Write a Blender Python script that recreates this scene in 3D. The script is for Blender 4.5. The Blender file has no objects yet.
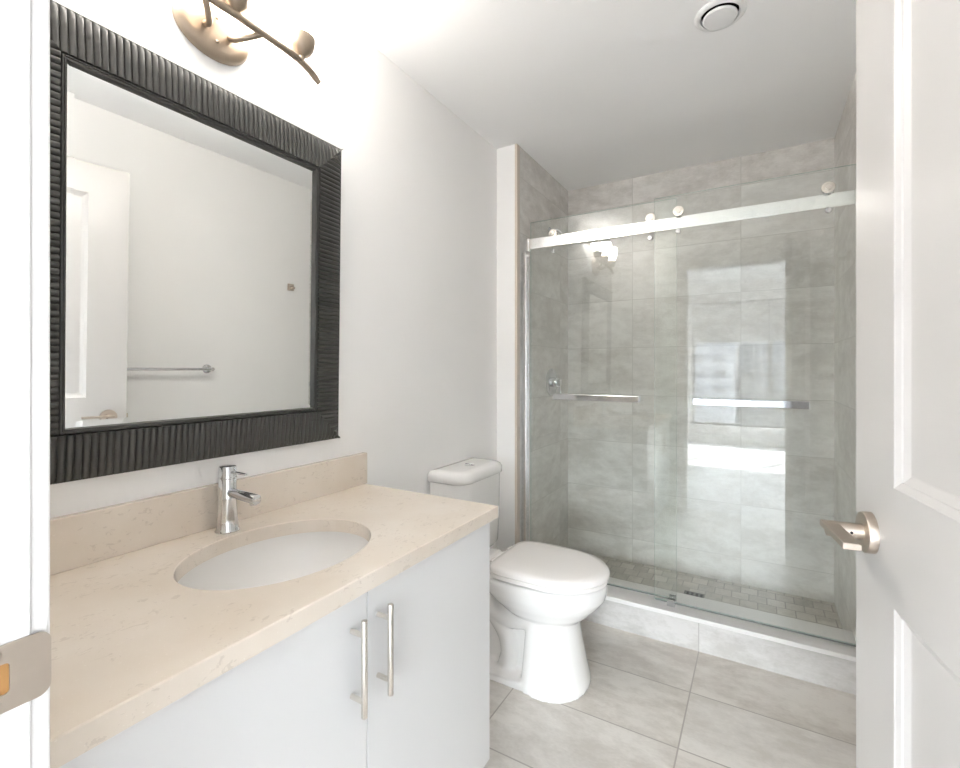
import bpy, bmesh, math
from mathutils import Vector, Matrix
from math import sin, cos, pi, radians, tan

S = bpy.context.scene
COL = S.collection

# ------------------------------------------------------------------ camera
CZ = 1.255
cd = bpy.data.cameras.new('camera'); cam = bpy.data.objects.new('camera', cd); COL.objects.link(cam)
cd.sensor_width = 36.0; cd.lens = 473.17 / 960 * 36.0
cd.shift_y = -15.4 / 960
cd.clip_start = 0.02; cd.clip_end = 300
cam.location = (0, 0, CZ); cam.rotation_euler = (radians(90), 0, 0.5333)
S.camera = cam

# ------------------------------------------------------------------ light
W = bpy.data.worlds.new('sky'); S.world = W; W.use_nodes = True
bg = W.node_tree.nodes['Background']
bg.inputs['Color'].default_value = (0.90, 0.945, 1.0, 1); bg.inputs['Strength'].default_value = 43.0
sl = bpy.data.lights.new('sun', 'SUN'); sl.energy = 62.0; sl.angle = radians(0.6); sl.color = (1.0, 0.97, 0.93)
sun = bpy.data.objects.new('sun', sl); COL.objects.link(sun)
el = radians(34)
sun.rotation_euler = Vector((-0.455 * cos(el), 0.89 * cos(el), -sin(el))).to_track_quat('-Z', 'Y').to_euler()
sun.location = (6, -14, 10)
pl = bpy.data.lights.new('window_daylight', 'AREA'); pl.shape = 'RECTANGLE'; pl.size = 2.9; pl.size_y = 2.05
pl.cycles.is_portal = True              # steers sampling of the sky to the window, gives no light of its own
po = bpy.data.objects.new('window_daylight', pl); COL.objects.link(po)
po.location = (0.475, -4.34, 1.34); po.rotation_euler = (radians(90), 0, 0)
LAMP = 38.0            # glow of the vanity lamp's glass shades

S.view_settings.view_transform = 'Standard'
S.view_settings.look = 'None'
S.view_settings.exposure = 0.47
S.view_settings.gamma = 1.0
S.view_settings.use_curve_mapping = False
cy = S.cycles
cy.use_denoising = True
cy.max_bounces = 16; cy.diffuse_bounces = 8; cy.glossy_bounces = 8; cy.transparent_max_bounces = 24; cy.transmission_bounces = 8
cy.sample_clamp_indirect = 12.0; cy.caustics_reflective = False; cy.caustics_refractive = False

# ------------------------------------------------------------------ materials
class NT:
    def __init__(s, name):
        s.m = bpy.data.materials.new(name); s.m.use_nodes = True
        s.t = s.m.node_tree; s.t.nodes.clear()
        s.out = s.t.nodes.new('ShaderNodeOutputMaterial')
    def n(s, typ, **kw):
        nd = s.t.nodes.new(typ)
        for k, v in kw.items(): setattr(nd, k, v)
        return nd
    def l(s, a, b): s.t.links.new(a, b)
    def val(s, sock, v):
        if hasattr(v, 'node'): s.l(v, sock)
        else: sock.default_value = v
    def math(s, op, a, b=0.0):
        nd = s.n('ShaderNodeMath', operation=op); s.val(nd.inputs[0], a); s.val(nd.inputs[1], b); return nd.outputs[0]
    def mix(s, f, a, b, blend='MIX'):
        nd = s.n('ShaderNodeMix', data_type='RGBA', blend_type=blend)
        s.val(nd.inputs[0], f); s.val(nd.inputs[6], a); s.val(nd.inputs[7], b); return nd.outputs[2]
    def ramp(s, f, stops):
        nd = s.n('ShaderNodeValToRGB'); s.l(f, nd.inputs[0]); e = nd.color_ramp.elements
        while len(e) < len(stops): e.new(0.5)
        for i, (p, c) in enumerate(stops):
            e[i].position = p; e[i].color = c if len(c) == 4 else (*c, 1)
        return nd.outputs[0]
    def noise(s, vec, scale, detail=4, rough=0.55, dist=0.0):
        nd = s.n('ShaderNodeTexNoise'); s.l(vec, nd.inputs['Vector'])
        nd.inputs['Scale'].default_value = scale; nd.inputs['Detail'].default_value = detail
        nd.inputs['Roughness'].default_value = rough; nd.inputs['Distortion'].default_value = dist
        return nd.outputs[0]
    def pos(s, order='xyz', off=(0, 0, 0), scl=(1, 1, 1)):
        g = s.n('ShaderNodeNewGeometry'); sp = s.n('ShaderNodeSeparateXYZ'); s.l(g.outputs['Position'], sp.inputs[0])
        cb = s.n('ShaderNodeCombineXYZ')
        for i, ax in enumerate(order):
            v = s.math('ADD', sp.outputs['xyz'.index(ax)], off[i]); v = s.math('MULTIPLY', v, scl[i]); s.l(v, cb.inputs[i])
        return cb.outputs[0]
    def bsdf(s, color, rough=0.5, metal=0.0, spec=0.5, bump=None, bstr=0.1, bdist=0.002, coat=0.0):
        b = s.n('ShaderNodeBsdfPrincipled')
        s.val(b.inputs['Base Color'], color if hasattr(color, 'node') or len(color) == 4 else (*color, 1))
        s.val(b.inputs['Roughness'], rough); s.val(b.inputs['Metallic'], metal)
        b.inputs['Specular IOR Level'].default_value = spec; b.inputs['Coat Weight'].default_value = coat
        if bump is not None:
            bn = s.n('ShaderNodeBump'); bn.inputs['Strength'].default_value = bstr; bn.inputs['Distance'].default_value = bdist
            s.l(bump, bn.inputs['Height']); s.l(bn.outputs[0], b.inputs['Normal'])
        s.l(b.outputs[0], s.out.inputs[0]); return b

def paint(name, c, rough=0.55, amp=0.02, scale=60, spec=0.35):
    t = NT(name); p = t.pos(); f = t.noise(p, scale, 3)
    g = t.noise(p, 1.3, 2)
    a = tuple(x * (1 - amp) for x in c); b = tuple(min(1, x * (1 + amp)) for x in c)
    t.bsdf(t.ramp(g, [(0.3, a), (0.7, b)]), rough, spec=spec, bump=f, bstr=0.06, bdist=0.001); return t.m

def metal(name, c, rough, amp=0.05):
    t = NT(name); f = t.noise(t.pos(), 45, 3)
    t.bsdf(t.ramp(f, [(0.3, tuple(x * (1 - amp) for x in c)), (0.7, c)]), t.math('ADD', t.math('MULTIPLY', f, 0.06), rough - 0.03), 1.0); return t.m

def tile(name, order, off, bw, rh, c1, c2, grout, mortar=0.0018, rough=0.35, offset=0.0, stretch=(1.0, 1.9), cloud=0.085, vein=0.5):
    """Stone-look porcelain: stacked rectangles with thin joints, clouded colour and fine streaks."""
    t = NT(name); p = t.pos(order, off)
    br = t.n('ShaderNodeTexBrick', offset=offset, offset_frequency=2, squash=1.0)
    t.l(p, br.inputs['Vector']); br.inputs['Scale'].default_value = 1.0
    br.inputs['Brick Width'].default_value = bw; br.inputs['Row Height'].default_value = rh
    br.inputs['Mortar Size'].default_value = mortar; br.inputs['Mortar Smooth'].default_value = 0.15
    br.inputs['Color1'].default_value = (0, 0, 0, 1); br.inputs['Color2'].default_value = (1, 1, 1, 1); br.inputs['Mortar'].default_value = (0.5, 0.5, 0.5, 1)
    q = t.pos(order, off, (stretch[0], stretch[1], 1))
    # every tile takes its own piece of the pattern
    vm = t.n('ShaderNodeVectorMath', operation='ADD'); t.l(q, vm.inputs[0])
    sc = t.n('ShaderNodeVectorMath', operation='SCALE'); t.l(br.outputs['Color'], sc.inputs[0]); sc.inputs[3].default_value = 7.0; t.l(sc.outputs[0], vm.inputs[1])
    v = vm.outputs[0]
    n1 = t.noise(v, 3.2, 6, 0.62, 0.6); n2 = t.noise(v, 14, 5, 0.6); n3 = t.noise(v, 70, 3, 0.6)
    f = t.math('ADD', t.math('MULTIPLY', n1, 0.55), t.math('ADD', t.math('MULTIPLY', n2, 0.3), t.math('MULTIPLY', n3, 0.15)))
    base = t.ramp(f, [(0.5 - cloud, c1), (0.5 + cloud, c2)])
    tone = t.mix(0.10, base, br.outputs['Color'], 'OVERLAY')
    colr = t.mix(br.outputs['Fac'], tone, (*grout, 1))
    h = t.math('SUBTRACT', t.math('MULTIPLY', n3, 0.15), br.outputs['Fac'])
    t.bsdf(colr, rough, spec=0.45, bump=h, bstr=0.25, bdist=0.0012); return t.m

def glass(name, tint, f0=0.045, alpha=None):
    """Thin architectural glass: clear in transmission with a mirror reflection that grows at grazing angles."""
    t = NT(name); g = t.n('ShaderNodeNewGeometry')
    d = t.n('ShaderNodeVectorMath', operation='DOT_PRODUCT'); t.l(g.outputs['Incoming'], d.inputs[0]); t.l(g.outputs['Normal'], d.inputs[1])
    c = t.math('SUBTRACT', 1.0, t.math('ABSOLUTE', d.outputs['Value']))
    F = t.math('ADD', f0, t.math('MULTIPLY', t.math('POWER', c, 5.0), 1 - f0))
    tr = t.n('ShaderNodeBsdfTransparent'); tr.inputs[0].default_value = (*tint, 1)
    gl = t.n('ShaderNodeBsdfGlossy'); gl.inputs['Roughness'].default_value = 0.0; gl.inputs[0].default_value = (1, 1, 1, 1)
    mx = t.n('ShaderNodeMixShader'); t.l(F, mx.inputs[0]); t.l(tr.outputs[0], mx.inputs[1]); t.l(gl.outputs[0], mx.inputs[2])
    t.l(mx.outputs[0], t.out.inputs[0]); return t.m

M = {}
M['wall'] = paint('wall_paint', (0.895, 0.888, 0.878), 0.6)
M['ceiling'] = paint('ceiling_paint', (0.925, 0.925, 0.925), 0.7)
M['trim'] = paint('trim_paint', (0.86, 0.85, 0.84), 0.32, 0.008)
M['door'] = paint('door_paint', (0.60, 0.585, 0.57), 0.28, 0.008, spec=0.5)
M['cabinet'] = paint('cabinet_lacquer', (0.70, 0.70, 0.70), 0.30, 0.006, spec=0.4)
M['toekick'] = paint('toe_kick_board', (0.62, 0.62, 0.61), 0.5)
M['porcelain'] = paint('porcelain', (0.83, 0.82, 0.805), 0.08, 0.004, spec=0.5)
M['seat'] = paint('seat_plastic', (0.87, 0.845, 0.825), 0.22, 0.004)
M['nickel'] = metal('brushed_nickel', (0.56, 0.49, 0.42), 0.34)
M['nickel_light'] = metal('satin_nickel', (0.76, 0.72, 0.66), 0.26)
M['chrome'] = metal('chrome', (0.70, 0.71, 0.72), 0.10)
M['rail'] = metal('polished_aluminium', (0.94, 0.94, 0.94), 0.22)
M['black'] = metal('dark_hole', (0.02, 0.02, 0.02), 0.6)
M['mirror'] = metal('mirror_silver', (0.92, 0.93, 0.92), 0.0, 0.0)
M['mirror'].node_tree.nodes['Principled BSDF'].inputs['Roughness'].default_value = 0.0
for lk in list(M['mirror'].node_tree.links):
    if lk.to_socket.name == 'Roughness': M['mirror'].node_tree.links.remove(lk)
M['frame'] = paint('charcoal_frame', (0.062, 0.062, 0.058), 0.38, 0.12, 40)
M['shower_glass'] = glass('shower_glass', (0.976, 0.989, 0.981), 0.05)
M['glass_edge'] = paint('glass_edge', (0.50, 0.60, 0.55), 0.15, 0.02)
M['window_glass'] = glass('window_glass', (0.96, 0.98, 0.98), 0.04)
M['white_plastic'] = paint('white_plastic', (0.80, 0.80, 0.80), 0.4, 0.005)
M['win_frame'] = paint('window_frame_grey', (0.22, 0.22, 0.23), 0.45)
M['wood'] = paint('raw_wood', (0.50, 0.27, 0.10), 0.7, 0.2, 90)
M['ground'] = paint('street_ground', (0.30, 0.30, 0.30), 0.8, 0.2)
TILE1, TILE2, GROUT = (0.605, 0.58, 0.55), (0.775, 0.755, 0.73), (0.55, 0.53, 0.50)
M['floor_tile'] = tile('floor_tile', 'xyz', (0.2315 + 6 * 0.601, -1.370 + 6 * 0.316, 0), 0.601, 0.315, (0.54, 0.505, 0.465), (0.70, 0.67, 0.63), (0.40, 0.37, 0.34), 0.0028, 0.38)
M['curb_tile'] = tile('curb_tile', 'xzy', (0.2315 + 6 * 0.601, 0.31, 0), 0.601, 0.62, (0.47, 0.455, 0.435), (0.62, 0.605, 0.59), (0.38, 0.365, 0.345), 0.002, 0.4)
M['tile_back'] = tile('shower_tile_back', 'xzy', (0.09 + 6 * 0.601, -0.18 + 0.302, 0), 0.601, 0.302, TILE1, TILE2, GROUT)
M['tile_side'] = tile('shower_tile_side', 'yzx', (-2.92 + 6 * 0.601, -0.18 + 0.302, 0), 0.601, 0.302, TILE1, TILE2, GROUT)
M['mosaic'] = tile('shower_mosaic', 'xyz', (3.0, 0, 0), 0.082, 0.082, (0.42, 0.40, 0.36), (0.58, 0.55, 0.50), (0.34, 0.325, 0.295), 0.003, 0.5, 0.5, (1, 1))
M['cap_stone'] = paint('white_cap_stone', (0.72, 0.705, 0.69), 0.3, 0.04, 25)
M['bronze_nickel'] = metal('aged_nickel', (0.40, 0.33, 0.26), 0.36)
M['strip'] = paint('beige_edge_strip', (0.66, 0.58, 0.51), 0.4)
M['seal'] = paint('grey_seal', (0.17, 0.18, 0.17), 0.4)
M['grate'] = metal('dark_grate', (0.16, 0.16, 0.15), 0.5)
M['bedroom_floor'] = tile('bedroom_floor', 'xyz', (5, 9, 0), 0.14, 1.4, (0.42, 0.41, 0.42), (0.50, 0.49, 0.50), (0.36, 0.35, 0.35), 0.001, 0.4)

def quartz():
    t = NT('beige_quartz'); p = t.pos()
    n0 = t.noise(p, 5, 3); base = t.ramp(n0, [(0.3, (0.70, 0.62, 0.53)), (0.7, (0.755, 0.69, 0.615))])
    v = t.pos('xyz', (0, 0, 0), (1.0, 0.55, 1.0))
    n1 = t.noise(v, 85, 5, 0.62, 1.0); n2 = t.noise(p, 9, 2)
    vein = t.math('MULTIPLY', t.math('GREATER_THAN', n1, 0.605), t.math('GREATER_THAN', n2, 0.47))
    c = t.mix(t.math('MULTIPLY', vein, 0.27), base, (0.42, 0.35, 0.30, 1))
    n3 = t.noise(p, 230, 3); lt = t.math('GREATER_THAN', n3, 0.68)
    c = t.mix(t.math('MULTIPLY', lt, 0.25), c, (0.90, 0.86, 0.80, 1))
    t.bsdf(c, 0.17, spec=0.45); return t.m
M['quartz'] = quartz()

def opal():
    t = NT('opal_glass_lit'); lw = t.n('ShaderNodeLayerWeight'); lw.inputs[0].default_value = 0.4
    e = t.n('ShaderNodeEmission'); e.inputs[0].default_value = (1.0, 0.945, 0.88, 1); e.inputs[1].default_value = LAMP
    t.l(e.outputs[0], t.out.inputs[0]); return t.m
M['opal'] = opal()

def blind_mat():
    t = NT('roller_blind_fabric'); f = t.noise(t.pos('xyz', (0, 0, 0), (1, 1, 1)), 400, 2)
    d = t.n('ShaderNodeBsdfDiffuse'); t.l(t.ramp(f, [(0.3, (0.70, 0.70, 0.70)), (0.7, (0.80, 0.80, 0.80))]), d.inputs[0])
    tr = t.n('ShaderNodeBsdfTranslucent'); tr.inputs[0].default_value = (0.30, 0.30, 0.30, 1)
    mx = t.n('ShaderNodeMixShader'); mx.inputs[0].default_value = 0.16
    t.l(d.outputs[0], mx.inputs[1]); t.l(tr.outputs[0], mx.inputs[2]); t.l(mx.outputs[0], t.out.inputs[0]); return t.m
M['blind'] = blind_mat()

def facade(name, wall, win, bw, rh):
    t = NT(name); p = t.pos('xzy', (200, 60, 0))
    br = t.n('ShaderNodeTexBrick', offset=0.0); t.l(p, br.inputs['Vector']); br.inputs['Scale'].default_value = 1
    br.inputs['Brick Width'].default_value = bw; br.inputs['Row Height'].default_value = rh
    br.inputs['Mortar Size'].default_value = 0.38; br.inputs['Mortar Smooth'].default_value = 0.05
    br.inputs['Color1'].default_value = (*win, 1); br.inputs['Color2'].default_value = (*(x * 2.2 for x in win), 1); br.inputs['Mortar'].default_value = (*wall, 1)
    t.bsdf(br.outputs['Color'], 0.6); return t.m
M['facade_a'] = facade('facade_grey', (0.060, 0.061, 0.068), (0.012, 0.013, 0.017), 1.9, 1.5)
M['facade_b'] = facade('facade_stone', (0.070, 0.070, 0.075), (0.014, 0.016, 0.02), 2.3, 1.7)
M['facade_c'] = facade('facade_brick', (0.08, 0.076, 0.076), (0.03, 0.032, 0.038), 1.7, 1.5)

# ------------------------------------------------------------------ mesh helpers
class MB:
    """Collects shapes (world or local coordinates) and links them as ONE mesh object."""
    def __init__(s): s.b = bmesh.new()
    def box(s, x0, x1, y0, y1, z0, z1):
        v = [s.b.verts.new((x, y, z)) for z in (z0, z1) for y in (y0, y1) for x in (x0, x1)]
        for f in ((0, 2, 3, 1), (4, 5, 7, 6), (0, 1, 5, 4), (2, 6, 7, 3), (0, 4, 6, 2), (1, 3, 7, 5)): s.b.faces.new([v[i] for i in f])
        return s
    def loft(s, rings, cap0=True, cap1=True, closed=True):
        R = [[s.b.verts.new(p) for p in r] for r in rings]; n = len(R[0])
        for a, b in zip(R, R[1:]):
            for i in range(n if closed else n - 1):
                j = (i + 1) % n; s.b.faces.new((a[i], a[j], b[j], b[i]))
        if cap0: s.b.faces.new(list(reversed(R[0])))
        if cap1: s.b.faces.new(R[-1])
        return s
    def frame(s, d):
        d = Vector(d).normalized(); u = d.cross(Vector((0, 0, 1)))
        if u.length < 1e-4: u = Vector((1, 0, 0))
        u.normalize(); return u, d.cross(u)
    def cyl(s, p0, p1, r0, r1=None, n=28, rnd=0.0):
        p0, p1 = Vector(p0), Vector(p1); r1 = r0 if r1 is None else r1; u, w = s.frame(p1 - p0); d = (p1 - p0).normalized()
        st = [(p0, r0), (p1, r1)]
        if rnd: st = [(p0, r0 - rnd), (p0 + d * rnd * .3, r0 - rnd * .3), (p0 + d * rnd, r0), (p1 - d * rnd, r1), (p1 - d * rnd * .3, r1 - rnd * .3), (p1, r1 - rnd)]
        return s.loft([[p + (u * cos(2 * pi * i / n) + w * sin(2 * pi * i / n)) * r for i in range(n)] for p, r in st])
    def tube(s, pts, r, n=14, sub=6):
        P = [Vector(p) for p in pts]
        if sub > 1:                                     # Catmull-Rom through the points
            Q = []; E = [P[0] * 2 - P[1]] + P + [P[-1] * 2 - P[-2]]
            for i in range(1, len(E) - 2):
                for k in range(sub):
                    t = k / sub; a, b, c, d = E[i - 1:i + 3]
                    Q.append(0.5 * ((2 * b) + (c - a) * t + (2 * a - 5 * b + 4 * c - d) * t * t + (3 * b - a - 3 * c + d) * t ** 3))
            P = Q + [P[-1]]
        rings = []; u = None
        for i, p in enumerate(P):
            d = (P[min(i + 1, len(P) - 1)] - P[max(i - 1, 0)]).normalized()
            if u is None: u, _ = s.frame(d)
            u = (u - d * u.dot(d)).normalized(); w = d.cross(u)
            rr = r(i / (len(P) - 1)) if callable(r) else r
            rings.append([p + (u * cos(2 * pi * k / n) + w * sin(2 * pi * k / n)) * rr for k in range(n)])
        return s.loft(rings)
    def lathe(s, prof, c, axis=(0, 0, 1), n=40, cap0=True, cap1=True):
        a = Vector(axis).normalized(); u, w = s.frame(a); c = Vector(c)
        return s.loft([[c + a * h + (u * cos(2 * pi * i / n) + w * sin(2 * pi * i / n)) * r for i in range(n)] for r, h in prof], cap0, cap1)
    def rect_ring(s, P, prof, cap=False):
        """Loft round a rectangle: P(u, v, h) gives the point; prof = [(u0,u1,v0,v1,h)...]."""
        return s.loft([[P(u0, v0, h), P(u1, v0, h), P(u1, v1, h), P(u0, v1, h)] for (u0, u1, v0, v1, h) in prof], False, cap)
    def build(s, name, mat, parent=None, smooth=False, bevel=0.0, seg=2, org=None, kind=None, label=None, mats=None):
        bmesh.ops.recalc_face_normals(s.b, faces=s.b.faces)
        if org is None:
            o = Vector(parent['_o']) if parent is not None and '_o' in parent else Vector((0, 0, 0))
        else: o = Vector(org)
        for v in s.b.verts: v.co -= o
        me = bpy.data.meshes.new(name); s.b.to_mesh(me); s.b.free()
        ob = bpy.data.objects.new(name, me); COL.objects.link(ob)
        for m in (mats or [mat]): me.materials.append(M[m] if isinstance(m, str) else m)
        if smooth:
            for p in me.polygons: p.use_smooth = True
            me.set_sharp_from_angle(angle=radians(smooth if smooth is not True else 40))
        if bevel:
            bv = ob.modifiers.new('bevel', 'BEVEL'); bv.width = bevel; bv.segments = seg; bv.limit_method = 'ANGLE'; bv.angle_limit = radians(50); bv.harden_normals = False
        if parent is None: ob.location = o
        else:
            ob.parent = parent
            po = Vector(parent['_o']) if '_o' in parent else Vector((0, 0, 0))
            ob.location = o - po
        ob['_o'] = tuple(o)
        if kind: ob['kind'] = kind
        if label: ob['label'] = label
        return ob

def thing(name, loc, label, cat, group=None, world=True):
    o = bpy.data.objects.new(name, None); COL.objects.link(o); o.location = loc; o.empty_display_size = 0.05
    o['label'] = label; o['category'] = cat; o['_o'] = tuple(loc) if world else (0, 0, 0)
    if group: o['group'] = group
    return o
def tag(o, label, cat, group=None):
    o['label'] = label; o['category'] = cat
    if group: o['group'] = group
    return o
def struct(name, b, m, label, cat, **kw):
    o = b.build(name, m, kind='structure', **kw); return tag(o, label, cat)

# ------------------------------------------------------------------ dimensions (metres)
XL, XR = -1.24, 0.347            # painted side walls
YW, WT = 0.163, 0.115            # doorway wall: bathroom face, thickness
YS = 2.282                       # front face of the short wall left of the shower
XSL, XSR, YB = -1.117, 0.337, 3.067
ZC = 2.4587
JX, HX = -0.57, 0.288            # clear door opening
OPH = 2.13
BY, BZ = -4.2, 2.70              # bedroom window wall, bedroom ceiling

# ------------------------------------------------------------------ the room
struct('floor', MB().box(XL - .05, XR + .05, YW - WT + .03, YS + .10, -0.06, 0.0), 'floor_tile', 'large beige grey rectangular floor tiles in front of the toilet and shower', 'floor')
struct('ceiling', MB().box(XL - .1, XR + .1, YW - WT, YB + .1, ZC, ZC + 0.08), 'ceiling', 'plain white bathroom ceiling with one round vent', 'ceiling')
struct('wall_left', MB().box(XL - .1, XL, YW - WT, YB + .1, -.06, ZC), 'wall', 'off-white painted wall behind the vanity and toilet', 'wall')
struct('wall_right', MB().box(XR, XR + .1, YW - WT, YB + .1, -.06, ZC), 'wall', 'off-white painted wall behind the open door', 'wall')
struct('wall_stub', MB().box(XL, XSL - .011, YS, YB + .1, 0, ZC), 'wall', 'narrow white wall return between the toilet and the shower', 'wall')
struct('wall_shower_left', MB().box(XSL - .011, XSL, YS + .004, YB, 0, ZC), 'tile_side', 'grey stone-look tiled wall carrying the shower valve', 'wall')
struct('wall_shower_right', MB().box(XSR, XR, YS + .004, YB, 0, ZC), 'tile_side', 'grey stone-look tiled wall at the right end of the shower', 'wall')
struct('wall_shower_back', MB().box(XSL - .011, XR, YB, YB + .1, 0, ZC), 'tile_back', 'grey stone-look tiled wall at the back of the shower', 'wall')
struct('floor_shower', MB().box(XSL, XSR, YS + .2, YB, -.06, 0.03), 'mosaic', 'small grey square mosaic tiles on the shower floor', 'floor')
# thin edge strip where the shower tile starts
struct('trim_1', MB().box(XSL - .012, XSL + .0015, YS - .002, YS + .030, 0.0, ZC), 'strip', 'thin beige metal edge strip beside the white wall return', 'edge trim')

# curb
curb = thing('trim_2', (-0.39, 2.40, 0), 'raised white stone curb under the sliding shower doors', 'shower curb'); curb['kind'] = 'structure'
MB().box(XSL, XSR, 2.301, 2.508, 0, 0.128).build('curb_body', 'curb_tile', curb)
MB().box(XSL, XSR, 2.296, 2.516, 0.128, 0.148).build('curb_cap', 'cap_stone', curb, bevel=0.003)

# doorway wall (towards the bedroom): left piece, right piece, header
yb0 = YW - WT
b = MB(); b.box(XL - 2.3, JX - .02, yb0, YW, 0, BZ); b.box(HX + .02, 3.5, yb0, YW, 0, BZ); b.box(JX - .02, HX + .02, yb0, YW, OPH + .02, BZ)
struct('wall_near', b, 'wall', 'off-white wall with the doorway beside the vanity', 'wall')

# left door jamb with casings and strike plate (the frame's latch side)
fr = thing('trim_3', (JX, YW, 0), 'white door frame with a metal strike plate at the left edge of the picture', 'door frame'); fr['kind'] = 'structure'
b = MB(); b.box(JX - .02, JX, yb0, YW, 0, OPH + .02); b.build('jamb', 'trim', fr, bevel=0.0015)
b = MB(); b.box(HX, HX + .02, yb0, YW, 0, OPH + .02); b.build('jamb', 'trim', fr, bevel=0.0015)
b = MB(); b.box(JX, HX, yb0, YW, OPH, OPH + .02); b.build('head_jamb', 'trim', fr, bevel=0.0015)
b = MB(); b.box(JX, JX + .012, yb0 + .02, YW - .040, 0, OPH); b.build('door_stop', 'trim', fr, bevel=0.002)
def casing(x0, x1, z1, y0, y1, head=False):
    return MB().box(x0, x1, y0, y1, 0 if not head else OPH + .004, z1)
CW = 0.07
for (y0, y1) in ((YW, YW + .0155), (yb0 - .0155, yb0)):
    casing(JX - .004 - CW, JX - .0035, OPH + .004 + CW, y0, y1).build('casing', 'trim', fr, bevel=0.004, seg=3)
    if y0 < YW: casing(HX + .004, HX + .004 + CW, OPH + .004 + CW, y0, y1).build('casing', 'trim', fr, bevel=0.004, seg=3)
    casing(JX - .0035, HX + .004, OPH + .004 + CW, y0, y1, True).build('head_casing', 'trim', fr, bevel=0.004, seg=3)
# strike plate: lies on the jamb, its rounded lip runs past the jamb edge
def rrect(c0, c1, r, n=6):
    (a0, b0), (a1, b1) = c0, c1; out = []
    for (ca, cb, t0) in ((a1 - r, b1 - r, 0), (a0 + r, b1 - r, pi / 2), (a0 + r, b0 + r, pi), (a1 - r, b0 + r, 1.5 * pi)):
        for k in range(n + 1): t = t0 + k / n * pi / 2; out.append((ca + r * cos(t), cb + r * sin(t)))
    return out
ZH = 0.984
b = MB(); out = rrect((0.1265, ZH - .0295), (0.1765, ZH + .0295), .010)
hole = rrect((0.130, ZH - .014), (0.148, ZH + .013), .003)
ring = lambda pl, x: [(x, y, z) for y, z in pl]
x0, x1 = JX + .0003, JX + .0022
b.loft([ring(hole, x0), ring(out, x0), ring(out, x1), ring(hole, x1), ring(hole, x0)], False, False)
sp = b.build('strike_plate', 'nickel', fr, smooth=30, label='worn satin metal strike plate with a square latch hole')
MB().box(JX + .0002, JX + .0006, .130, .148, ZH - .014, ZH + .013).build('latch_hole', 'wood', sp, label='raw wood showing in the latch hole')
for dz in (-.0215, .0215): MB().lathe([(.0042, 0), (.0042, .0006), (.0032, .0012), (.0010, .0010)], (JX + .0022, .139, ZH + dz), (1, 0, 0), 18).build('screw', 'nickel', sp, smooth=True)

# ------------------------------------------------------------------ the open door (local: x along the door from the hinge, y = thickness away from the room, z up)
DW, DT, DH = 0.868, 0.035, 2.118
ang = radians(90 + 8.6)
door = bpy.data.objects.new('door_1', None); COL.objects.link(door)
H0 = Vector((0.2752, 0.186, 0.008)); door.location = H0; door.rotation_euler = (0, 0, ang)
door['kind'] = 'structure'; door['_o'] = (0, 0, 0)
tag(door, 'white two-panel door standing open at the right edge of the picture', 'door')
# face towards the room is local y = 0 (+y in local points to -x world, so the slab is at y<0)
st = 0.150; rails = [(0.235, 0.899), (1.074, 1.985)]
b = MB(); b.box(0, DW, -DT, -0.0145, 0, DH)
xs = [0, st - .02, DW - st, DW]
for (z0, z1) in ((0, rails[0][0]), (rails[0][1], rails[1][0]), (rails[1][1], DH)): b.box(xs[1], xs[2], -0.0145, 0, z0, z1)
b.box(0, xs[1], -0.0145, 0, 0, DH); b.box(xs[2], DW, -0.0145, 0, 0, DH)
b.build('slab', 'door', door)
for (z0, z1) in rails:
    P = lambda u, v, h: (u, h, v)
    u0, u1 = xs[1], xs[2]
    prof = [(0, 0.0), (.0015, -.0015), (.0095, -.0055), (.0105, -.0075), (.0200, -.0122), (.0225, -.0128)]
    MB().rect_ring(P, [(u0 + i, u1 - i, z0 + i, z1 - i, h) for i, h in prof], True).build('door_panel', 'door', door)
# lever set
zl = ZH + .0070 - H0.z; xc = DW - 0.069
hd = MB().lathe([(.0325, 0.0), (.0325, .011), (.0315, .0125), (.030, .013), (.010, .013)], (xc, 0, zl), (0, 1, 0), 40).build('door_handle', 'nickel', door, smooth=35, label='brushed nickel lever handle')
MB().lathe([(.0125, .012), (.0125, .058), (.0115, .061)], (xc, 0, zl), (0, 1, 0), 28).build('neck', 'nickel', hd, smooth=35)
MB().box(xc - .104, xc + .013, .044, .067, zl + .0005, zl + .0105).build('lever', 'nickel', hd, bevel=0.0015)
MB().lathe([(.0022, 0), (.0022, .0008), (.0010, .0006)], (xc - .0123, .030, zl), (-1, 0, 0), 12).build('set_screw', 'black', hd)
MB().box(DW - .001, DW + .009, -.024, -.011, zl - .010, zl + .010).build('latch_bolt', 'nickel', door, bevel=.002)
MB().lathe([(.0325, 0.0), (.0325, .011), (.030, .013), (.010, .013)], (xc, -DT, zl), (0, -1, 0), 36).build('door_handle', 'nickel', door, smooth=35)

# ------------------------------------------------------------------ vanity
van = thing('vanity_cabinet', (-0.96, 0.72, 0), 'white slab-front vanity cabinet with two doors under the beige counter', 'cabinet')
CX0, CX1, CY0, CY1, CZ0, CZ1 = XL + .004, -0.715, 0.205, 1.236, 0.088, 0.805
b = MB(); t_ = .018
b.box(CX0, CX1, CY0, CY0 + t_, CZ0, CZ1); b.box(CX0, CX1, CY1 - t_, CY1, CZ0, CZ1); b.box(CX0, CX1, CY0 + t_, CY1 - t_, CZ0, CZ0 + t_)
b.box(CX0, CX0 + .006, CY0 + t_, CY1 - t_, CZ0 + t_, CZ1); b.box(CX1 - .09, CX1, CY0 + t_, CY1 - t_, CZ1 - t_, CZ1)
b.build('carcass', 'cabinet', van)
MB().box(CX0, CX1 - .06, CY0 + .002, CY1 - .002, 0, CZ0).build('toe_kick', 'toekick', van)
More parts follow.
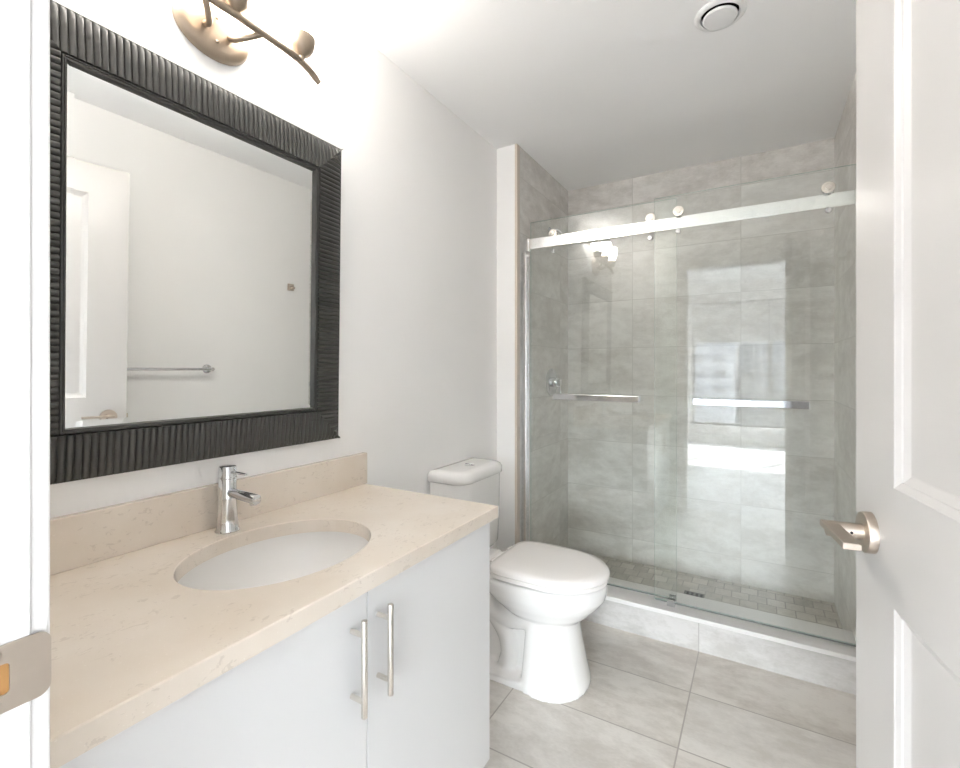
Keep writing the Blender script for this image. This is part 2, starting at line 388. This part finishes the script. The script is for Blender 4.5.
for (y0, y1, hy) in ((CY0 + .002, 0.7205, 0.678), (0.7235, CY1, 0.7535)):
    d = MB().box(CX1 + .001, -0.696, y0, y1, CZ0 - .003, CZ1 - .004).build('door', 'cabinet', van, bevel=0.0012)
    h = MB().cyl((-.661, hy, .576), (-.661, hy, .765), .0062, n=24, rnd=.0012).build('handle', 'nickel_light', d, smooth=30, label='satin nickel bar handle')
    for z in (.606, .735): MB().cyl((-.697, hy, z), (-.662, hy, z), .0050, n=20).build('post', 'nickel_light', h, smooth=30)

# countertop with an oval cut-out
SX, SY, RA, RB = -0.949, 0.711, 0.176, 0.220
TX0, TX1, TY0, TY1, TZ0, TZ1 = XL, -0.679, YW, 1.258, 0.806, 0.841
def ray_rect(a):
    dx, dy = cos(a), sin(a); t = 1e9
    if dx > 1e-9: t = min(t, (TX1 - SX) / dx)
    if dx < -1e-9: t = min(t, (TX0 - SX) / dx)
    if dy > 1e-9: t = min(t, (TY1 - SY) / dy)
    if dy < -1e-9: t = min(t, (TY0 - SY) / dy)
    return (SX + dx * t, SY + dy * t)
N = 96
angs = [2 * pi * i / N for i in range(N)] + [math.atan2(y - SY, x - SX) % (2 * pi) for x in (TX0, TX1) for y in (TY0, TY1)]
angs = sorted(set(round(a, 6) for a in angs))
def ell(a, ra=RA, rb=RB):
    k = 1 / math.hypot(cos(a) / ra, sin(a) / rb); return (SX + k * cos(a), SY + k * sin(a))
ce = [ell(a) for a in angs]; cr = [ray_rect(a) for a in angs]
ce2 = [ell(a, RA + .002, RB + .002) for a in angs]
z3 = lambda pl, z: [(x, y, z) for x, y in pl]
b = MB(); b.loft([z3(ce, TZ0), z3(cr, TZ0), z3(cr, TZ1 - .002), z3([(x - (.002 if abs(x - TX1) < 1e-6 else 0), y - (.002 if abs(y - TY1) < 1e-6 else 0)) for x, y in cr], TZ1), z3(ce2, TZ1), z3(ce, TZ1 - .002), z3(ce, TZ0)], False, False)
ct = b.build('countertop', 'quartz', None, org=(SX, SY, TZ0)); tag(ct, 'beige speckled stone countertop with an oval sink cut-out', 'countertop')
MB().box(XL + .0005, XL + .0205, YW + .001, 1.2655, TZ1 + .0003, .9515).build('backsplash', 'quartz', ct, bevel=.0015)

# undermount basin
sk = thing('sink_basin', (SX, SY, TZ0 - .15), 'white oval undermount basin below the beige counter cut-out', 'sink')
prof = [(1.11, 0.0), (1.05, 0.0), (1.045, -.010), (1.01, -.045), (.93, -.085), (.80, -.118), (.58, -.136), (.30, -.144), (.125, -.146)]
b = MB()
b.loft([[(SX + s_ * RA * cos(a), SY + s_ * RB * sin(a), TZ0 - .0005 + h) for a in [2 * pi * i / 72 for i in range(72)]] for s_, h in prof] +
       [[(SX + s_ * RA * cos(a), SY + s_ * RB * sin(a), TZ0 - .0005 + h) for a in [2 * pi * i / 72 for i in range(72)]] for s_, h in [(.125, -.152), (.32, -.152), (.62, -.144), (.86, -.124), (.99, -.088), (1.075, -.045), (1.11, -.010), (1.11, 0.0)]], False, False)
b.build('basin', 'porcelain', sk, smooth=60)
dr = MB().lathe([(.0225, -.1465), (.024, -.1435), (.021, -.1425), (.016, -.1445), (.004, -.1445)], (SX, SY, TZ0), (0, 0, 1), 36).build('drain', 'chrome', sk, smooth=40, label='chrome drain ring')

# faucet
FX, FY = -1.170, 0.713
fa = thing('faucet', (FX, FY, TZ1), 'chrome single-lever faucet standing behind the oval sink', 'faucet')
MB().lathe([(.029, .0002), (.0292, .003), (.0275, .005), (.0255, .012), (.0232, .035), (.0212, .080), (.0208, .133), (.0200, .1345)], (FX, FY, TZ1), (0, 0, 1), 44).build('body', 'chrome', fa, smooth=35)
MB().lathe([(.0185, .1345), (.0218, .1352), (.0218, .1385), (.0208, .1395), (.0208, .163), (.0195, .1655), (.0150, .1664), (.003, .1666)], (FX, FY, TZ1), (0, 0, 1), 44).build('cap', 'chrome', fa, smooth=35)
so = MB(); so.cyl((FX + .010, FY, TZ1 + .100), (FX + .122, FY, TZ1 + .096), .0122, n=32, rnd=.002); sp_ = so.build('spout', 'chrome', fa, smooth=35)
MB().cyl((FX + .108, FY, TZ1 + .088), (FX + .108, FY, TZ1 + .0815), .0085, n=24).build('aerator', 'chrome', sp_, smooth=35)
MB().cyl((FX + .017, FY, TZ1 + .152), (FX + .078, FY, TZ1 + .152), .0036, .0030, n=16).build('lever', 'chrome', fa, smooth=35)

# ------------------------------------------------------------------ framed mirror (local: x = away from wall, y, z)
mi = bpy.data.objects.new('wall_mirror', None); COL.objects.link(mi); mi['_o'] = (0, 0, 0)
mi.location = (XL + .0060, 0.7055, 1.023); mi.rotation_euler = (0, radians(0.9), radians(-0.62))
tag(mi, 'rectangular wall mirror in a wide ribbed charcoal frame above the vanity', 'mirror')
MW, MH, FW = 0.833, 0.962, 0.097           # outer width, height, frame width
PITCH = 0.01385
def flute(P, L):
    nr = round(L / PITCH); pt = L / nr; K = 8; rows = []
    for i in range(nr * K + 1):
        t = i / K * pt; fr_ = (i % K) / K
        r = .0066 * math.sqrt(max(0, 1 - (2 * fr_ - 1) ** 2))
        w = min(FW, t, L - t); w = max(w, 1e-4)
        rows.append([P(t, 0, 0.0), P(t, 0, .0165), P(t, min(.002, w), .0165), P(t, min(.0022, w), .0158 + r * .12), P(t, min(.012, max(w, .0022)), .0172 + r), P(t, max(w * .5, min(.0121, w)), .0205 + r), P(t, w, .025 + r * .9), P(t, w, 0.004)])
    b = MB(); b.loft(rows, False, False, closed=False); return b
hy = MW / 2
flute(lambda t, w, h: (h, -hy + t, w), MW).build('frame_rail', 'frame', mi, smooth=60)
flute(lambda t, w, h: (h, -hy + t, MH - w), MW).build('frame_rail', 'frame', mi, smooth=60)
flute(lambda t, w, h: (h, -hy + w, t), MH).build('frame_stile', 'frame', mi, smooth=60)
flute(lambda t, w, h: (h, hy - w, t), MH).build('frame_stile', 'frame', mi, smooth=60)
P = lambda u, v, h: (h, u, v)
rr = lambda i, h: (-hy + i, hy - i, i, MH - i, h)
MB().rect_ring(P, [rr(FW + .0025, .006), rr(FW + .0025, .0265), rr(FW + .0035, .0285), rr(FW + .0055, .0290), rr(FW + .0060, .0255), rr(FW + .0075, .0250), rr(FW + .0080, .0275), rr(FW + .0115, .0265), rr(FW + .0125, .0150), rr(FW + .0125, .010)]).build('inner_lip', 'frame', mi)
MB().box(.0005, .0045, -hy + .004, hy - .004, .004, MH - .004).build('backing', 'black', mi)
b = MB(); b.rect_ring(P, [rr(FW + .004, .0150), rr(FW + .004, .0165), rr(FW + .026, .0178)], True)
b.build('mirror_glass', 'mirror', mi, label='bevelled silver mirror glass')

# ------------------------------------------------------------------ vanity light
vl = thing('vanity_light', (XL, 0.72, 2.13), 'brushed nickel three-lamp vanity light above the mirror', 'light fixture')
def ovalp(sc, x): return [(XL + x, 0.713 + .099 * sc * cos(a), 2.139 + .070 * sc * sin(a)) for a in [2 * pi * i / 64 for i in range(64)]]
b = MB(); b.loft([ovalp(1, .0005), ovalp(1.0, .006), ovalp(.97, .013), ovalp(.90, .018), ovalp(.70, .0215), ovalp(.3, .023), ovalp(.02, .0232)], True, True)
b.build('backplate', 'bronze_nickel', vl, smooth=50)
for z in (2.108, 2.170): MB().lathe([(.005, 0), (.005, .002), (.003, .0045), (.0008, .0052)], (XL + .0205, .714, z), (1, 0, 0), 16).build('cap_screw', 'bronze_nickel', vl, smooth=True)
bx = XL + .090
half = [(.72, 2.158), (.783, 2.157), (.852, 2.156), (.914, 2.151), (.954, 2.140), (.988, 2.121)]
pts = [(bx, 1.44 - y, z) for y, z in reversed(half[1:])] + [(bx, y, z) for y, z in half]
MB().tube(pts, lambda t: .0098 if .03 < t < .97 else .0080, 16, 5).build('bar', 'bronze_nickel', vl, smooth=50)
for s_ in (-1, 1):
    MB().tube([(XL + .020, .715 + s_ * .033, 2.136), (XL + .045, .716 + s_ * .036, 2.128), (XL + .070, .718 + s_ * .055, 2.138), (bx, .72 + s_ * .078, 2.154)], .0078, 14, 6).build('arm', 'bronze_nickel', vl, smooth=50)
for cyy in (.516, .72, .924):
    cup = MB().lathe([(.009, 2.155), (.009, 2.164), (.013, 2.166), (.025, 2.174), (.034, 2.189), (.0375, 2.207), (.0370, 2.221), (.0345, 2.222), (.032, 2.200), (.006, 2.180)], (bx, cyy, 0), (0, 0, 1), 36).build('lamp_cup', 'bronze_nickel', vl, smooth=50)
    MB().lathe([(.012, 2.192), (.028, 2.200), (.0325, 2.222), (.044, 2.250), (.053, 2.285), (.056, 2.315), (.054, 2.335), (.030, 2.342), (.006, 2.343)], (bx, cyy, 0), (0, 0, 1), 32).build('lamp_shade', 'opal', cup, smooth=70, label='glowing opal glass shade')

# ------------------------------------------------------------------ toilet (faces +x)
TY = 1.812
to = thing('toilet', (-0.85, TY, 0), 'white two-piece toilet with closed lid between the vanity and the shower', 'toilet')
def egg(xf, xr, hw, z, n=64, er=3.2, xm=None):
    xm = xr + (xf - xr) * .46 if xm is None else xm
    out = []
    for i in range(n):
        a = 2 * pi * i / n; c, s_ = cos(a), sin(a)
        if c >= 0: out.append((xm + (xf - xm) * c, TY + hw * s_, z))
        else: e = 2 / er; out.append((xm - (xm - xr) * abs(c) ** e, TY + hw * math.copysign(abs(s_) ** e, s_), z))
    return out
# bowl and pedestal: one porcelain casting
b = MB()
b.loft([egg(-.628, -.84, .095, .236), egg(-.612, -.87, .112, .258), egg(-.577, -.91, .140, .287), egg(-.540, -.96, .164, .325), egg(-.514, -1.0, .175, .358), egg(-.506, -1.03, .179, .392), egg(-.507, -1.04, .178, .411), egg(-.516, -1.035, .170, .417)])
b.loft([egg(-.575, -.818, .160, 0.0, er=5), egg(-.576, -.818, .159, 0.02, er=5), egg(-.590, -.815, .146, .08, er=5), egg(-.606, -.812, .130, .16, er=5), egg(-.619, -.808, .118, .24, er=5), egg(-.626, -.80, .110, .285, er=5)])
b.box(-1.06, -.80, TY - .150, TY + .150, 0.0, .030)
b.box(-1.05, -.76, TY - .062, TY + .062, .03, .40)
b.box(-1.20, -1.02, TY - .105, TY + .105, .38, .4275)
for s_ in (-1, 1):
    y = TY + s_ * .066
    b.tube([(-.70, y, .31), (-.80, y, .255), (-.90, y, .235), (-.985, y, .27), (-1.04, y, .30)], .046, 16, 5)
    b.tube([(-.97, y, .25), (-.905, y, .17), (-.885, y, .09), (-.90, y, .03)], .040, 16, 5)
bo = b.build('bowl', 'porcelain', to, smooth=True)
rm = bo.modifiers.new('remesh', 'REMESH'); rm.mode = 'VOXEL'; rm.voxel_size = .0055; rm.use_smooth_shade = True
sm = bo.modifiers.new('smooth', 'SMOOTH'); sm.factor = .5; sm.iterations = 6
# seat ring and lid
b = MB(); b.loft([egg(-.511, -.948, .173, .4225, er=6, xm=-.715), egg(-.504, -.951, .179, .4265, er=6, xm=-.715), egg(-.504, -.951, .179, .4380, er=6, xm=-.715), egg(-.510, -.948, .175, .4415, er=6, xm=-.715)])
b.build('seat', 'seat', to, smooth=50)
b = MB(); LX = dict(er=6.0, xm=-.715)
b.loft([egg(-.507, -.944, .176, .4425, **LX), egg(-.499, -.950, .1815, .446, **LX), egg(-.498, -.950, .1820, .459, **LX), egg(-.505, -.944, .1775, .4665, **LX), egg(-.535, -.923, .155, .4705, **LX), egg(-.62, -.86, .08, .4722, **LX)])
b.build('seat_lid', 'seat', to, smooth=50)
for s_ in (-1, 1): MB().cyl((-.961, TY + s_ * .075 - .02, .447), (-.961, TY + s_ * .075 + .02, .447), .011, n=18, rnd=.002).build('hinge', 'seat', to, smooth=40)
# tank
def rbox(x0, x1, hw, z, r, rb=.012, n=10):
    out = []
    for (cx, cyy, rr_, t0) in ((x1 - r, TY + .018 + hw - r, r, 0), (x0 + rb, TY + .018 + hw - rb, rb, pi / 2), (x0 + rb, TY + .018 - hw + rb, rb, pi), (x1 - r, TY + .018 - hw + r, r, 1.5 * pi)):
        for k in range(n + 1): t = t0 + k / n * pi / 2; out.append((cx + rr_ * cos(t), cyy + rr_ * sin(t), z))
    return out
b = MB(); b.loft([rbox(-1.215, -1.075, .160, .4285, .055), rbox(-1.222, -1.060, .176, .45, .06), rbox(-1.228, -1.053, .181, .58, .065), rbox(-1.230, -1.050, .183, .766, .068)])
b.build('tank', 'porcelain', to, smooth=40)
b = MB(); b.loft([rbox(-1.232, -1.048, .184, .767, .070), rbox(-1.236, -1.040, .191, .772, .075), rbox(-1.236, -1.040, .191, .797, .075), rbox(-1.234, -1.046, .186, .808, .072), rbox(-1.228, -1.056, .176, .8145, .066), rbox(-1.20, -1.09, .15, .817, .04)])
b.build('tank_lid', 'porcelain', to, smooth=60)
fb = MB().lathe([(.024, .812), (.024, .820), (.0215, .8215), (.0205, .8195), (.003, .8195)], (-1.135, TY + .018, 0), (0, 0, 1), 32).build('flush_button', 'chrome', to, smooth=40)
MB().box(-1.1555, -1.1145, TY + .0175, TY + .0185, .8192, .8203).build('button_gap', 'black', fb)

# ------------------------------------------------------------------ sliding shower doors
RZ0, RZ1 = 1.907, 1.963
YR = 2.366                                   # rail
rail = thing('shower_rail', (-0.39, YR, RZ0), 'bright metal top rail carrying the two sliding glass doors', 'shower rail')
MB().box(XSL + .022, XSR, YR, YR + .014, RZ0, RZ1).build('rail_bar', 'rail', rail, bevel=.0015)
MB().box(XSL, XSL + .030, YR - .006, YR + .022, RZ0 - .010, RZ1 + .004).build('wall_bracket', 'rail', rail, bevel=.003)
MB().box(XSR - .006, XSR, YR - .003, YR + .018, RZ0 - .003, RZ1 + .003).build('wall_bracket', 'rail', rail, bevel=.002)
ch = MB(); ch.box(XSL, XSL + .024, YR - .026, YR - .020, .149, RZ0 - .02); ch.box(XSL, XSL + .004, YR - .026, YR + .030, .149, RZ0 - .02); ch.box(XSL, XSL + .020, YR + .024, YR + .030, .149, RZ0 - .02)
tag(ch.build('wall_channel', 'rail', None, org=(XSL, YR, .149), bevel=.001), 'tall metal wall channel at the left end of the shower doors', 'door channel')

def glass_door(name, label, x0, x1, yc, rollers, hx0, hx1, side, zt=2.06, zb=0.168):
    t = thing(name, ((x0 + x1) / 2, yc, zb), label, 'shower door', 'sliding glass shower doors')
    g2 = .004
    b = MB(); b.box(x0, x1, yc - g2, yc + g2, zb, zt)
    o = b.build('glass_panel', 'shower_glass', t, mats=['shower_glass', 'glass_edge'])
    for p in o.data.polygons:
        if abs(p.normal.y) < .5: p.material_index = 1
    MB().box(x0, x1, yc - g2 - .0008, yc + g2 + .0008, zb - .007, zb - .0002).build('bottom_seal', 'seal', t)
    fy = yc - g2                             # outer (room) face
    for (rx, rz, kz) in rollers:
        r = MB().lathe([(.0235, .0), (.0235, .003), (.022, .0045), (.0125, .0050), (.0125, .0105), (.0110, .0120), (.004, .0120), (.0038, .0100), (.001, .0100)], (rx, fy, rz), (0, -1, 0), 36).build('roller', 'nickel_light', t, smooth=35)
        y_in = yc + g2 if side > 0 else yc + g2
        MB().lathe([(.012, -(2 * g2)), (.012, -(2 * g2) - .002), (.021, -(2 * g2) - .003), (.021, -(2 * g2) - .016), (.012, -(2 * g2) - .017)] if side > 0 else [(.0215, -.0085), (.0215, -.012), (.010, -.013)], (rx, fy, rz), (0, -1, 0), 30).build('wheel', 'chrome', r, smooth=35)
        MB().lathe([(.0118, 0), (.0118, .007), (.0095, .010), (.002, .0105)], (rx, fy, kz), (0, -1, 0), 24).build('guide_knob', 'chrome', t, smooth=35)
    hz, hh = 1.107, .0155
    hb = MB().box(hx0, hx1, fy - .048, fy - .036, hz - hh, hz + hh).build('pull_bar', 'chrome', t, bevel=.002, label='square chrome pull bar')
    for hx in (hx0 + .012, hx1 - .012): MB().box(hx - .0075, hx + .0075, fy - .037, fy, hz - hh, hz + hh).build('standoff', 'chrome', hb, bevel=.001)
    return t
glass_door('sliding_shower_door', 'left sliding glass shower door beside the toilet, with its pull bar in front of the valve', -1.087, -.337, YR + .027, [(-.955, 1.982, 1.886), (-.452, 1.982, 1.886)], -.936, -.498, -1)
glass_door('sliding_shower_door', 'right sliding glass shower door beside the white door, overlapping in front of the other pane', -.428, .328, YR - .010, [(-.323, 1.984, 1.890), (.239, 1.984, 1.892)], -.258, .173, 1)
bg_ = MB(); bg_.box(-.372, -.338, YR - .022, YR + .040, .1483, .166); bg_.box(-.372, -.338, YR - .022, YR - .017, .166, .180); bg_.box(-.372, -.338, YR + .0045, YR + .010, .166, .180); bg_.box(-.372, -.338, YR + .036, YR + .041, .166, .180)
tag(bg_.build('door_guide', 'chrome', None, org=(-.355, YR, .148), bevel=.001), 'small clear-grey bottom guide block on the curb where the glass doors overlap', 'door guide')

# ------------------------------------------------------------------ shower fittings
sv = thing('shower_valve', (XSL, 2.765, 1.17), 'round chrome shower valve on the grey tiled side wall', 'shower valve')
MB().lathe([(.086, .0005), (.086, .004), (.080, .008), (.045, .010), (.030, .011)], (XSL, 2.765, 1.17), (1, 0, 0), 48).build('escutcheon', 'chrome', sv, smooth=35)
MB().lathe([(.030, .010), (.030, .040), (.028, .044), (.022, .046), (.022, .062), (.019, .066), (.003, .066)], (XSL, 2.765, 1.17), (1, 0, 0), 36).build('knob', 'chrome', sv, smooth=35)
MB().cyl((XSL + .055, 2.765, 1.165), (XSL + .060, 2.765, 1.098), .007, .0055, n=16, rnd=.002).build('lever', 'chrome', sv, smooth=35)
sa = thing('shower_outlet', (XSL, 2.74, 2.10), 'small bent chrome shower arm high on the left tiled wall', 'shower arm')
MB().lathe([(.030, .0005), (.030, .003), (.022, .010), (.012, .013)], (XSL, 2.74, 2.10), (1, 0, 0), 36).build('flange', 'chrome', sa, smooth=35)
MB().tube([(XSL + .008, 2.74, 2.10), (XSL + .035, 2.74, 2.105), (XSL + .065, 2.74, 2.090), (XSL + .085, 2.74, 2.058)], .0085, 16, 6).build('arm', 'chrome', sa, smooth=50)
MB().cyl((XSL + .085, 2.74, 2.058), (XSL + .094, 2.74, 2.040), .012, .016, n=20).build('nozzle', 'chrome', sa, smooth=35)
dn = thing('floor_drain', (-.305, 2.775, .03), 'dark square drain grate in the shower mosaic floor', 'drain')
MB().box(-.355, -.255, 2.725, 2.825, .0302, .0320).build('grate', 'grate', dn)
for k in range(4): MB().box(-.342 + k * .0225, -.330 + k * .0225, 2.737, 2.813, .0321, .0326).build('slot', 'black', dn)

# ------------------------------------------------------------------ ceiling vent, towel bar, robe hook
ve = thing('ceiling_vent', (-.115, 1.795, ZC), 'round white ceiling vent with a dark gap around its disc', 'vent')
MB().lathe([(.080, -.0005), (.080, -.004), (.076, -.008), (.066, -.0105), (.0615, -.010), (.0590, -.005), (.0585, -.0005)], (-.115, 1.795, ZC), (0, 0, 1), 64, False, False).build('outer_ring', 'white_plastic', ve, smooth=40)
MB().lathe([(.0575, -.0006), (.002, -.0006)], (-.115, 1.795, ZC), (0, 0, 1), 48).build('dark_throat', 'black', ve)
MB().lathe([(.012, -.001), (.012, -.008), (.045, -.009), (.0530, -.0115), (.0540, -.0155), (.0505, -.0195), (.003, -.021)], (-.115, 1.795, ZC), (0, 0, 1), 56).build('disc', 'white_plastic', ve, smooth=40)
tb = thing('towel_bar', (XR, 1.22, 1.205), 'slim chrome towel bar on the wall behind the door, seen in the mirror', 'towel bar')
MB().cyl((XR - .060, .98, 1.205), (XR - .060, 1.53, 1.205), .0075, n=20, rnd=.001).build('bar', 'chrome', tb, smooth=30)
for y in (.99, 1.52):
    ps = MB().lathe([(.026, .0005), (.026, .006), (.022, .010), (.010, .011), (.010, .068)], (XR, y, 1.205), (-1, 0, 0), 30).build('post', 'chrome', tb, smooth=35)
rh = thing('robe_hook', (XR, 2.065, 1.755), 'small square brushed metal hook on the right wall, seen in the mirror', 'hook')
MB().box(XR - .010, XR - .0005, 2.043, 2.087, 1.733, 1.777).build('base', 'nickel', rh, bevel=.002)
MB().box(XR - .042, XR - .009, 2.057, 2.073, 1.742, 1.756).build('peg', 'nickel', rh, bevel=.002)

# ------------------------------------------------------------------ bedroom seen only as a reflection in the glass
BX0, BX1 = -3.2, 3.4
struct('floor_bedroom', MB().box(BX0, BX1, BY - .12, YW - WT + .03, -.06, -.001), 'bedroom_floor', 'pale sunlit bedroom floor behind the camera, seen in the shower glass', 'floor')
struct('ceiling_bedroom', MB().box(BX0 - .1, BX1 + .1, BY - .15, YW - WT, BZ, BZ + .08), 'ceiling', 'white bedroom ceiling behind the camera', 'ceiling')
struct('wall_bedroom_left', MB().box(BX0 - .1, BX0, BY - .15, YW, -.06, BZ), 'wall', 'white bedroom wall behind the camera on the vanity side', 'wall')
struct('wall_bedroom_right', MB().box(BX1, BX1 + .1, BY - .15, YW, -.06, BZ), 'wall', 'white bedroom wall behind the camera on the door side', 'wall')
WX0, WX1, WZ0, WZ1 = -1.0, 1.95, .30, 2.38
b = MB(); b.box(BX0, WX0, BY - .15, BY, -.06, BZ); b.box(WX1, BX1, BY - .15, BY, -.06, BZ); b.box(WX0, WX1, BY - .15, BY, -.06, WZ0); b.box(WX0, WX1, BY - .15, BY, WZ1, BZ)
struct('wall_bedroom_back', b, 'wall', 'white window wall of the bedroom, seen in the shower glass', 'wall')
wi = thing('window_1', (.4, BY - .1, WZ0), 'wide grey-framed bedroom window reflected in the shower glass', 'window'); wi['kind'] = 'structure'
fw = .045
b = MB(); y0, y1 = BY - .11, BY - .05
b.box(WX0, WX1, y0, y1, WZ0, WZ0 + fw); b.box(WX0, WX1, y0, y1, WZ1 - fw, WZ1); b.box(WX0, WX0 + fw, y0, y1, WZ0, WZ1); b.box(WX1 - fw, WX1, y0, y1, WZ0, WZ1)
b.build('window_frame', 'win_frame', wi)
for x in (.125, 1.05): MB().box(x, x + .05, y0, y1, WZ0 + fw, WZ1 - fw).build('mullion', 'win_frame', wi)
for (x0_, x1_) in ((WX0 + fw, .125), (.175, 1.05), (1.10, WX1 - fw)): MB().box(x0_, x1_, BY - .083, BY - .077, WZ0 + fw, WZ1 - fw).build('pane', 'window_glass', wi)
MB().box(WX0 - .03, WX1 + .03, BY - .05, BY + .03, WZ0 - .03, WZ0).build('window_sill', 'trim', wi, bevel=.003)
bl = thing('roller_blind', (-.43, BY - .02, 1.70), 'white roller blind half lowered over the bedroom window, reflected in the shower glass', 'blind', 'roller blinds on the bedroom window')
MB().box(-.985, .125, BY - .022, BY - .020, 1.71, 2.33).build('fabric', 'blind', bl)
MB().cyl((-.985, BY - .021, 2.345), (.125, BY - .021, 2.345), .022, n=24).build('roller', 'blind', bl, smooth=30)
MB().box(-.985, .125, BY - .028, BY - .014, 1.69, 1.712).build('bottom_bar', 'white_plastic', bl, bevel=.003)
bl2 = thing('roller_blind', (1.04, BY - .02, 1.70), 'white roller blind half lowered over the side panes of the bedroom window', 'blind', 'roller blinds on the bedroom window')
MB().box(.145, 1.935, BY - .022, BY - .020, 1.71, 2.33).build('fabric', 'blind', bl2)
MB().cyl((.145, BY - .021, 2.345), (1.935, BY - .021, 2.345), .022, n=24).build('roller', 'blind', bl2, smooth=30)
MB().box(.145, 1.935, BY - .028, BY - .014, 1.69, 1.712).build('bottom_bar', 'white_plastic', bl2, bevel=.003)

# the street beyond the window
GZ = -22
struct('floor_street', MB().box(-90, 90, -110, BY - 6, GZ - .2, GZ), 'ground', 'grey street level far below the bedroom window', 'ground')
for (x0_, x1_, y0_, y1_, z_, m_, lab) in ((-34, -2.0, -58, -46, 4.2, 'facade_a', 'grey city building outside the bedroom window, left of the mullion'),
                                          (-3.4, 8.5, -75, -60, 5.4, 'facade_b', 'pale stone city building outside the bedroom window, behind the mullion'),
                                          (7.5, 40, -60, -48, 4.0, 'facade_c', 'dark city building outside the side panes of the bedroom window')):
    o = MB().box(x0_, x1_, y0_, y1_, GZ, z_).build('city_building', m_, None, org=((x0_ + x1_) / 2, (y0_ + y1_) / 2, GZ)); tag(o, lab, 'building', 'city buildings outside the bedroom window')
    MB().box(x0_ + 2, x0_ + 6, y0_ + 3, y1_ - 3, z_, z_ + .9).build('roof_house', m_, o)

for o in list(bpy.data.objects):
    if '_o' in o: del o['_o']
